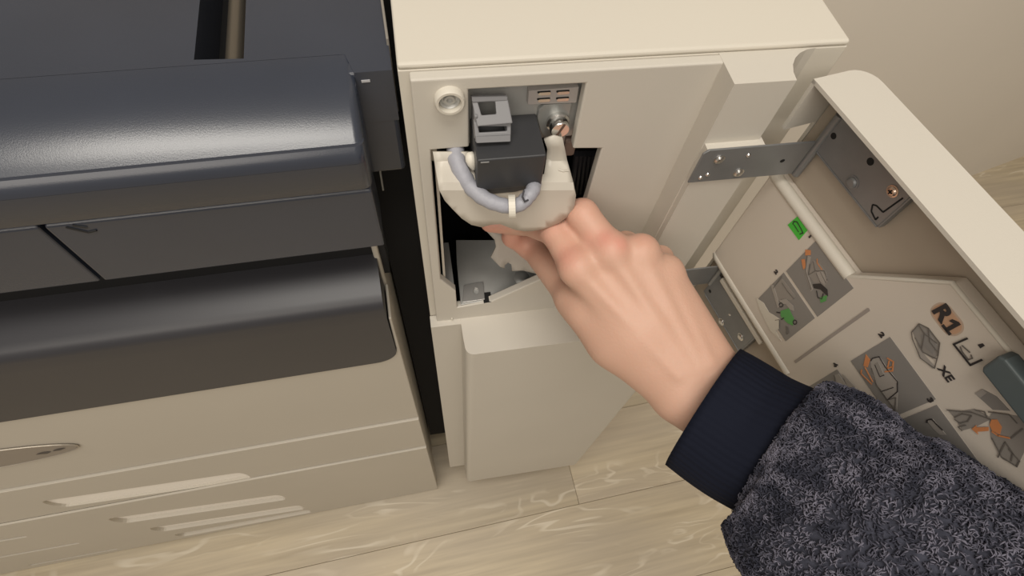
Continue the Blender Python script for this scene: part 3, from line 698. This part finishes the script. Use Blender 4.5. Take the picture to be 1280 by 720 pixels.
# ---- hinges (parts of the cabinet)
def screw(fr, a, b, c, r, parent, m_=bright, cross=True):
    o = MB().lathe(fr, a, b, [(r*1.25, c), (r*1.25, c+.0005), (r, c+.0006), (r*.98, c+r*.35), (r*.7, c+r*.6), (r*.15, c+r*.66)], 20).build('screw', m_, parent, smooth=35)
    return o
def cross(mb, fr, a, b, c, r):
    mb.box(fr, a-r*.5, a+r*.5, b-r*.12, b+r*.12, c, c+.0003).box(fr, a-r*.12, a+r*.12, b-r*.5, b+r*.5, c, c+.0003)
def hinge(ztop, h, full=True):
    p0 = PY(881, 190, -.0307)[0]
    z1, z0 = ztop, ztop-h
    mb = MB().prism(FR, [(p0-.0015, z0), (AX[0]-.004, z0), (AX[0]-.004, z1), (p0+.0015, z1), (p0-.0015, z1-.003)], .0309, .0323)
    mb.tube([WF(AX[0], AX[1]-.0010, z0-.0015), WF(AX[0], AX[1]-.0010, z1+.022 if full else z1+.003)], .0030, 14)
    o = mb.build('hinge', hsteel, cb, bevel=.0003, smooth=40)
    zt2, zb_ = (1.0765, 1.0388) if full else (.8765, .842)
    lf = MB().box(DF, .001, .0665, zb_, zt2, .0, .0014)
    lf.box(DF, .004, .0665, zb_-.0012, zb_, -.0035, .0018)
    lf.box(DF, .0665, .0678, zb_, zt2, -.0035, .0014)
    lo = lf.build('hinge_leaf', hsteel, o, bevel=.0003)
    return o, lo
h1, l1 = hinge(1.0450, .031)
for x, y, r in ((899.5, 200, .0030), (923.5, 216.5, .0030)):
    q = PY(x, y, -.0330); screw(FR, q[0], q[2], .0323, r, h1)
for x, y in ((936, 195), (885, 219), (876, 223)):
    q = PY(x, y, -.0330); MB().lathe(FR, q[0], q[2], [(.0016, .0323), (.0013, .0332), (.0003, .0336)], 10).build('rivet', bright, h1, smooth=60)
q = PY(978, 201, -.0323); MB().cyl(FR, q[0], q[2], .0016, .0323, .0325, 10).build('hole', holem, h1)
def dleaf(x, y): return dz(x, y, -.0014)
a = dleaf(1042, 170); MB().cyl(DF, a[0], a[1], .0021, .0014, .0016, 14).build('hole', holem, h1)
a = dleaf(1088, 202); MB().lathe(DF, a[0], a[1], [(.0024, .0014), (.0024, .0016), (.0010, .0017)], 14).build('hole', holem, h1)
a = dleaf(1066, 228); screw(DF, a[0], a[1], .0014, .0036, h1, hsteel)
a = dleaf(1116, 239); screw(DF, a[0], a[1], .0014, .0030, h1, copper); kx = MB(); cross(kx, DF, a[0], a[1], .0034, .0030); kx.build('cross_slot', holem, h1)
sl = MB()
def lline(mb, px, wid, c=.0016):
    for (x0, y0), (x1, y1) in zip(px[:-1], px[1:]):
        a_, b_ = np.array(dleaf(x0, y0)), np.array(dleaf(x1, y1)); t = b_-a_; L_ = np.linalg.norm(t); t /= L_; n_ = np.array([-t[1], t[0]])*wid*.5
        mb.prism(DF, [tuple(a_-n_), tuple(b_-n_), tuple(b_+n_), tuple(a_+n_)], c-.0002, c)
g = lambda *pts: sc(pts, 1000, 120, 4.235)
lline(sl, g((415, 640), (400, 655), (378, 610), (385, 575), (405, 580), (440, 615), (545, 540)), .0010)
sl.build('cut_slot', holem, h1)
h2, l2 = hinge(.889, .031, full=False)
for x, y, r in ((902, 402, .0030), (926, 421, .0030)):
    a = dleaf(x, y); screw(DF, a[0], a[1], .0014, r, h2)
a = dleaf(912, 393); MB().lathe(DF, a[0], a[1], [(.0016, .0014), (.0004, .0024)], 10).build('rivet', bright, h2, smooth=60)
a = dleaf(887.5, 364); MB().cyl(DF, a[0], a[1], .0018, .0014, .0016, 12).build('hole', holem, h2)

# ================================================================ PERSON: right hand, cuff, fleece sleeve
pe = thing('person', (.20, -.21, .93), 'reaching right hand and forearm in navy cuff and grey fleece sleeve', 'person')
def J(x, y, d): return PD(x, y, d)
W = J(884, 488, .392); W2 = J(1010, 575, .375)
idx = [J(722, 334, .392), PY(694, 290, -.030), PY(655, 279, -.002), PY(612, 279, .004)]
mid = [J(762, 314, .388), PY(728, 268, -.030), PY(712, 262, .006), PY(690, 268, .014)]
rin = [J(800, 316, .391), J(782, 306, .428), J(765, 325, .447), J(750, 352, .440)]
pin = [J(832, 340, .398), J(826, 322, .424), J(806, 343, .443), J(792, 366, .437)]
thb = [J(835, 470, .410), J(768, 425, .414), J(716, 372, .425), PY(664, 306, .004), PY(640, 297, .004)]
caps = []                                                    # (p0, p1, r0, r1)
def chain(P, rs):
    for i in range(len(P)-1): caps.append((P[i], P[i+1], rs[i], rs[i+1]))
chain(idx, [.0125, .0105, .0088, .0074]); chain(mid, [.0125, .0108, .0092, .0078])
chain(rin, [.0118, .0100, .0088, .0076]); chain(pin, [.0108, .0088, .0078, .0068])
chain(thb, [.0190, .0185, .0125, .0112, .0088])
# metacarpals from the carpus to the knuckles
for K, px, rk in ((idx[0], (858, 484), .0125), (mid[0], (872, 476), .0125), (rin[0], (884, 468), .0120), (pin[0], (896, 462), .0112)):
    caps.append((J(*px, .396), K, .0165, rk))
caps.append((J(800, 410, .400), J(860, 460, .394), .0230, .0185)); caps.append((J(765, 370, .402), J(800, 410, .400), .0160, .0230))
caps.append((J(856, 498, .398), J(950, 560, .388), .0200, .0225)); caps.append((J(886, 470, .397), J(966, 536, .392), .0180, .0190))
caps.append((J(735, 385, .408), J(820, 450, .404), .0120, .0185))
bumps = [(idx[0]+np.array([0, -.002, .003]), .0118), (mid[0]+np.array([0, -.002, .004]), .0120), (rin[0]+np.array([0, -.002, .003]), .0112), (pin[0]+np.array([0, -.002, .002]), .0104), (J(886, 462, .388), .010)]
# tendons raised on the back of the hand
tend = []
for K, px in ((idx[0], (848, 470)), (mid[0], (862, 462)), (rin[0], (876, 455)), (pin[0], (888, 452))):
    a_ = J(*px, .377); b_ = K+(CAM-K)/np.linalg.norm(CAM-K)*.0100; tend.append((a_, b_))
P_all = np.array([p for c in caps for p in c[:2]]); lo = P_all.min(0)-.03; hi = P_all.max(0)+.03
hgrid = .0017
ax_ = [np.arange(lo[i], hi[i], hgrid) for i in range(3)]
GX, GY, GZ = np.meshgrid(*ax_, indexing='ij'); G = np.stack([GX, GY, GZ], -1).astype(np.float32)
def capd(G, a, b, r0, r1):
    ab = (b-a).astype(np.float32); t = np.clip(((G-a.astype(np.float32)) @ ab)/(ab @ ab), 0, 1)
    return np.linalg.norm(G-a.astype(np.float32)-t[..., None]*ab, axis=-1)-(r0+(r1-r0)*t)
def smin(a, b, k): h_ = np.clip(.5+.5*(b-a)/k, 0, 1); return b+(a-b)*h_-k*h_*(1-h_)
D_ = None
def fold(cs, k):
    d = None
    for c in cs:
        q_ = capd(G, *c); d = q_ if d is None else smin(d, q_, k)
    return d
fing = [fold(caps[i*3:(i+1)*3], .004) for i in range(4)]
palm = fold(caps[16:], .010); thu = fold(caps[12:16], .008)
D_ = palm
for f_ in fing: D_ = smin(D_, f_, .006)
D_ = smin(D_, thu, .022)
for c_, r_ in bumps: D_ = smin(D_, np.linalg.norm(G-np.array(c_, np.float32), axis=-1)-r_, .006)
for a_, b_ in tend: D_ = smin(D_, capd(G, a_, b_, .0010, .0022), .006)
# surface nets
def surface_nets(D, ax, h):
    ins = D < 0; nx, ny, nz = D.shape
    c = np.zeros((nx-1, ny-1, nz-1), np.int8)
    for i in (0, 1):
        for j in (0, 1):
            for k in (0, 1): c += ins[i:nx-1+i, j:ny-1+j, k:nz-1+k]
    act = (c > 0) & (c < 8); idx_ = -np.ones(c.shape, np.int64); A = np.argwhere(act); idx_[act] = np.arange(len(A))
    S = np.zeros((len(A), 3)); Cn = np.zeros(len(A))
    cor = [(i, j, k) for i in (0, 1) for j in (0, 1) for k in (0, 1)]
    for p in cor:
        for q in cor:
            if sum(abs(a-b) for a, b in zip(p, q)) != 1 or p > q: continue
            d0 = D[A[:, 0]+p[0], A[:, 1]+p[1], A[:, 2]+p[2]]; d1 = D[A[:, 0]+q[0], A[:, 1]+q[1], A[:, 2]+q[2]]
            mk_ = (d0 < 0) != (d1 < 0); t = np.where(mk_, d0/np.where(mk_, d0-d1, 1), 0)
            pt = np.array(p)[None]+t[:, None]*(np.array(q)-np.array(p))[None]
            S += pt*mk_[:, None]; Cn += mk_
    V = (A+S/Cn[:, None])*h+np.array([a[0] for a in ax])
    Q = []
    for axn in range(3):
        o1_, o2_ = [(1, 2), (2, 0), (0, 1)][axn]
        sl0 = [slice(1, n-1) for n in D.shape]; sl0[axn] = slice(0, D.shape[axn]-1)
        sl1 = list(sl0); sl1[axn] = slice(1, D.shape[axn])
        a = ins[tuple(sl0)]; b = ins[tuple(sl1)]; E_ = np.argwhere(a != b)
        flip = a[a != b]; off = np.ones(3, int); off[axn] = 0; E_ = E_+off
        def at_(d1_, d2_): e = E_.copy(); e[:, o1_] -= d1_; e[:, o2_] -= d2_; return idx_[e[:, 0], e[:, 1], e[:, 2]]
        q4 = np.stack([at_(0, 0), at_(1, 0), at_(1, 1), at_(0, 1)], 1); q4[~flip] = q4[~flip][:, ::-1]; Q.append(q4)
    Q = np.concatenate(Q); Q = Q[(Q >= 0).all(1)]; return V, Q
V, Q = surface_nets(D_, ax_, hgrid)
org = np.array(pe.location)
me = bpy.data.meshes.new('hand'); me.from_pydata([tuple(v) for v in (V-org)], [], [tuple(int(i) for i in q) for q in Q])
bm = bmesh.new(); bm.from_mesh(me)
for _ in range(3): bmesh.ops.smooth_vert(bm, verts=bm.verts, factor=.5, use_axis_x=True, use_axis_y=True, use_axis_z=True)
bmesh.ops.recalc_face_normals(bm, faces=bm.faces); bm.to_mesh(me); bm.free()
me.polygons.foreach_set('use_smooth', [True]*len(me.polygons))
cola = me.color_attributes.new('skin', 'FLOAT_COLOR', 'POINT')
Vn = np.zeros(len(me.vertices)*3); me.vertices.foreach_get('co', Vn); Vn = Vn.reshape(-1, 3)+org
basec = np.array([.63, .385, .285]); red = np.array([.70, .27, .21])
wr = np.zeros(len(Vn))
def toward(K, r): return K+(CAM-K)/np.linalg.norm(CAM-K)*r
for c_, s_, a_ in ((toward(J(706, 317, .392), .012), -0.0+.0085, .5), (toward(J(757, 299, .388), .012), .0065, .6), (toward(J(772, 306, .388), .012), .0045, .9), (toward(J(735, 299, .39), .012), .006, .4), (toward(J(803, 300, .39), .01), .006, .22), (idx[1], .012, .35), (idx[3], .012, .5), (thb[-1], .014, .5), (mid[1], .012, .25)):
    wr = np.maximum(wr, a_*np.exp(-((Vn-c_)**2).sum(1)/(2*s_*s_)))
cv = basec[None]*(1-wr[:, None])+red[None]*wr[:, None]
cola.data.foreach_set('color', np.concatenate([cv, np.ones((len(Vn), 1))], 1).astype(np.float32).ravel())
skin = mat('skin', (.6, .36, .25), .52, bump=.22, bscale=420, sss=.12, attr='skin')
me.materials.append(skin)
link('hand', me, pe)

# cuff and sleeve lofts
def loft(C_, Rr, seg, fnoise=None, sq=None):
    C_ = catmull(C_, 6); n = len(C_); Rr = np.interp(np.linspace(0, 1, n), np.linspace(0, 1, len(Rr)), Rr)
    vs = []; u = None; fr_ = []
    for i in range(n):
        t = C_[min(i+1, n-1)]-C_[max(i-1, 0)]; t /= np.linalg.norm(t)
        if u is None: u = np.cross(t, CAM-C_[0])
        u = u-t*(u @ t); u /= np.linalg.norm(u); v_ = np.cross(t, u); fr_.append((C_[i], t, u, v_, Rr[i]))
        for k in range(seg):
            a = 2*math.pi*k/seg; s_ = (sq[0], sq[1]) if sq else (1, 1)
            r_ = Rr[i]*(1+(fnoise(i/n, a) if fnoise else 0))
            vs.append(C_[i]+r_*(s_[0]*math.cos(a)*u+s_[1]*math.sin(a)*v_))
    fs = [(j*seg+i, j*seg+(i+1) % seg, (j+1)*seg+(i+1) % seg, (j+1)*seg+i) for j in range(n-1) for i in range(seg)]
    return vs, fs, n, fr_
cC = [J(879, 509, .394), J(932, 543, .380), J(980, 569, .364), J(1040, 604, .345)]
vs, fs, n, _f = loft(cC, [.0485, .0485, .0480, .0480], 240, lambda q, a: .010*(1 if math.sin(a*60) > 0 else -1)*.5+.012*math.sin(2*a+9*q), sq=(1.0, .82))
cm = MB().add(vs, fs); co = cm.build('cuff', cuffm, pe, smooth=80, label='navy ribbed knit cuff')
sm = co.modifiers.new('thickness', 'SOLIDIFY'); sm.thickness = .0028; sm.offset = -1
sC = [J(976, 568, .364), J(1000, 586, .356), J(1056, 652, .337), J(1160, 738, .310), J(1285, 828, .285), J(1420, 900, .265), J(1600, 1010, .25)]
bpy.context.view_layer.update()
from mathutils import noise as mn
def sn(q, a): return .05*mn.noise(Vector((q*7, math.cos(a)*1.5, math.sin(a)*1.5)))+.02*mn.noise(Vector((q*30, math.cos(a)*6, math.sin(a)*6)))
sR = [.050, .060, .071, .072, .072, .072, .072]
vs, fs, n, fr_ = loft(sC, sR, 96, sn, sq=(1.0, .85))
s0 = MB().add(vs, fs); s0.f.append(tuple(range(96))); s0.m.append(0); s0.f.append(tuple(range((n-1)*96, n*96))); s0.m.append(0)
fleece = mat('fleece_base', (.050, .052, .070), .95, bump=1.0, bscale=260, var=.4, vscale=120, spec=.1)
so = s0.build('sleeve', fleece, pe, smooth=80, label='woolly grey fleece sleeve')
# pile: short curled yarn loops standing on the sleeve
VS = np.array(vs).reshape(n, 96, 3); T = 44000
ii = rng.random(T)*(n-1.01); kk = rng.random(T)*96
i0_ = ii.astype(int); k0 = kk.astype(int) % 96; fi = (ii-i0_)[:, None]; fk = (kk-np.floor(kk))[:, None]
P = (VS[i0_, k0]*(1-fi)+VS[i0_+1, k0]*fi)*(1-fk)+(VS[i0_, (k0+1) % 96]*(1-fi)+VS[i0_+1, (k0+1) % 96]*fi)*fk
Nn = np.cross(VS[i0_, (k0+1) % 96]-VS[i0_, k0], VS[i0_+1, k0]-VS[i0_, k0]); Nn /= np.linalg.norm(Nn, axis=1)[:, None]
ctr = np.array([f[0] for f in fr_])[i0_]; sg = np.sign(((P-ctr)*Nn).sum(1)); Nn *= sg[:, None]
Tg = rng.normal(size=(T, 3)); Tg -= Nn*(Tg*Nn).sum(1)[:, None]; Tg /= np.linalg.norm(Tg, axis=1)[:, None]; Bt = np.cross(Nn, Tg)
Rho = rng.uniform(.0008, .0016, T)[:, None]; Rd = rng.uniform(.00030, .00050, T); ph0 = rng.uniform(-.6, .6, T)[:, None]; dr = rng.uniform(-.0008, .0008, T)[:, None]
phs = [0, 1.0, 2.0, 3.0, 4.0, 4.9]; rs_ = [1, 1, 1, 1, .9, .5]; allv = []
for q_, (f_, b_) in enumerate(zip(phs, rs_)):
    a_ = P+Nn*(Rho*(.75-np.cos(f_+ph0)))+Tg*Rho*np.sin(f_+ph0)+Bt*dr*q_*.5
    rad_ = -Nn*np.cos(f_+ph0)+Tg*np.sin(f_+ph0)
    for k in range(3):
        t = 2*math.pi*k/3; allv.append(a_+(Rd*b_)[:, None]*(math.cos(t)*Bt+math.sin(t)*rad_))
AV = np.stack(allv, 1)                                       # T, 18, 3
fl_ = []
for j in range(5):
    for k in range(3): fl_.append((j*3+k, j*3+(k+1) % 3, (j+1)*3+(k+1) % 3, (j+1)*3+k))
quads = np.array(fl_); FQ = (quads[None]+18*np.arange(T)[:, None, None]).reshape(-1, 4)
me = bpy.data.meshes.new('fleece_pile'); nv = T*18
me.vertices.add(nv); me.vertices.foreach_set('co', (AV.reshape(-1, 3)-org).astype(np.float32).ravel())
me.loops.add(FQ.size); me.loops.foreach_set('vertex_index', FQ.astype(np.int32).ravel())
me.polygons.add(len(FQ)); me.polygons.foreach_set('loop_start', (np.arange(len(FQ))*4).astype(np.int32))
me.update(calc_edges=True); me.validate()
ca = me.color_attributes.new('yarn', 'FLOAT_COLOR', 'POINT')
cl_ = np.array([mn.noise(Vector(p)*75)+.8*mn.noise(Vector((p[0]*170, p[1]*170, p[2]*170))) for p in P])+rng.normal(size=T)*.10
tt = np.clip(.5+cl_*.9, 0, 1)[:, None]**1.6
cc_ = np.array([.040, .042, .060])*(1-tt)+np.array([.175, .17, .215])*tt
cc_ = np.repeat(cc_, 18, 0); ca.data.foreach_set('color', np.concatenate([cc_, np.ones((nv, 1))], 1).astype(np.float32).ravel())
me.materials.append(mat('fleece_yarn', (.1, .1, .12), .9, attr='yarn', spec=.15))
po = link('fleece_pile', me, so); po['kind'] = 'stuff'
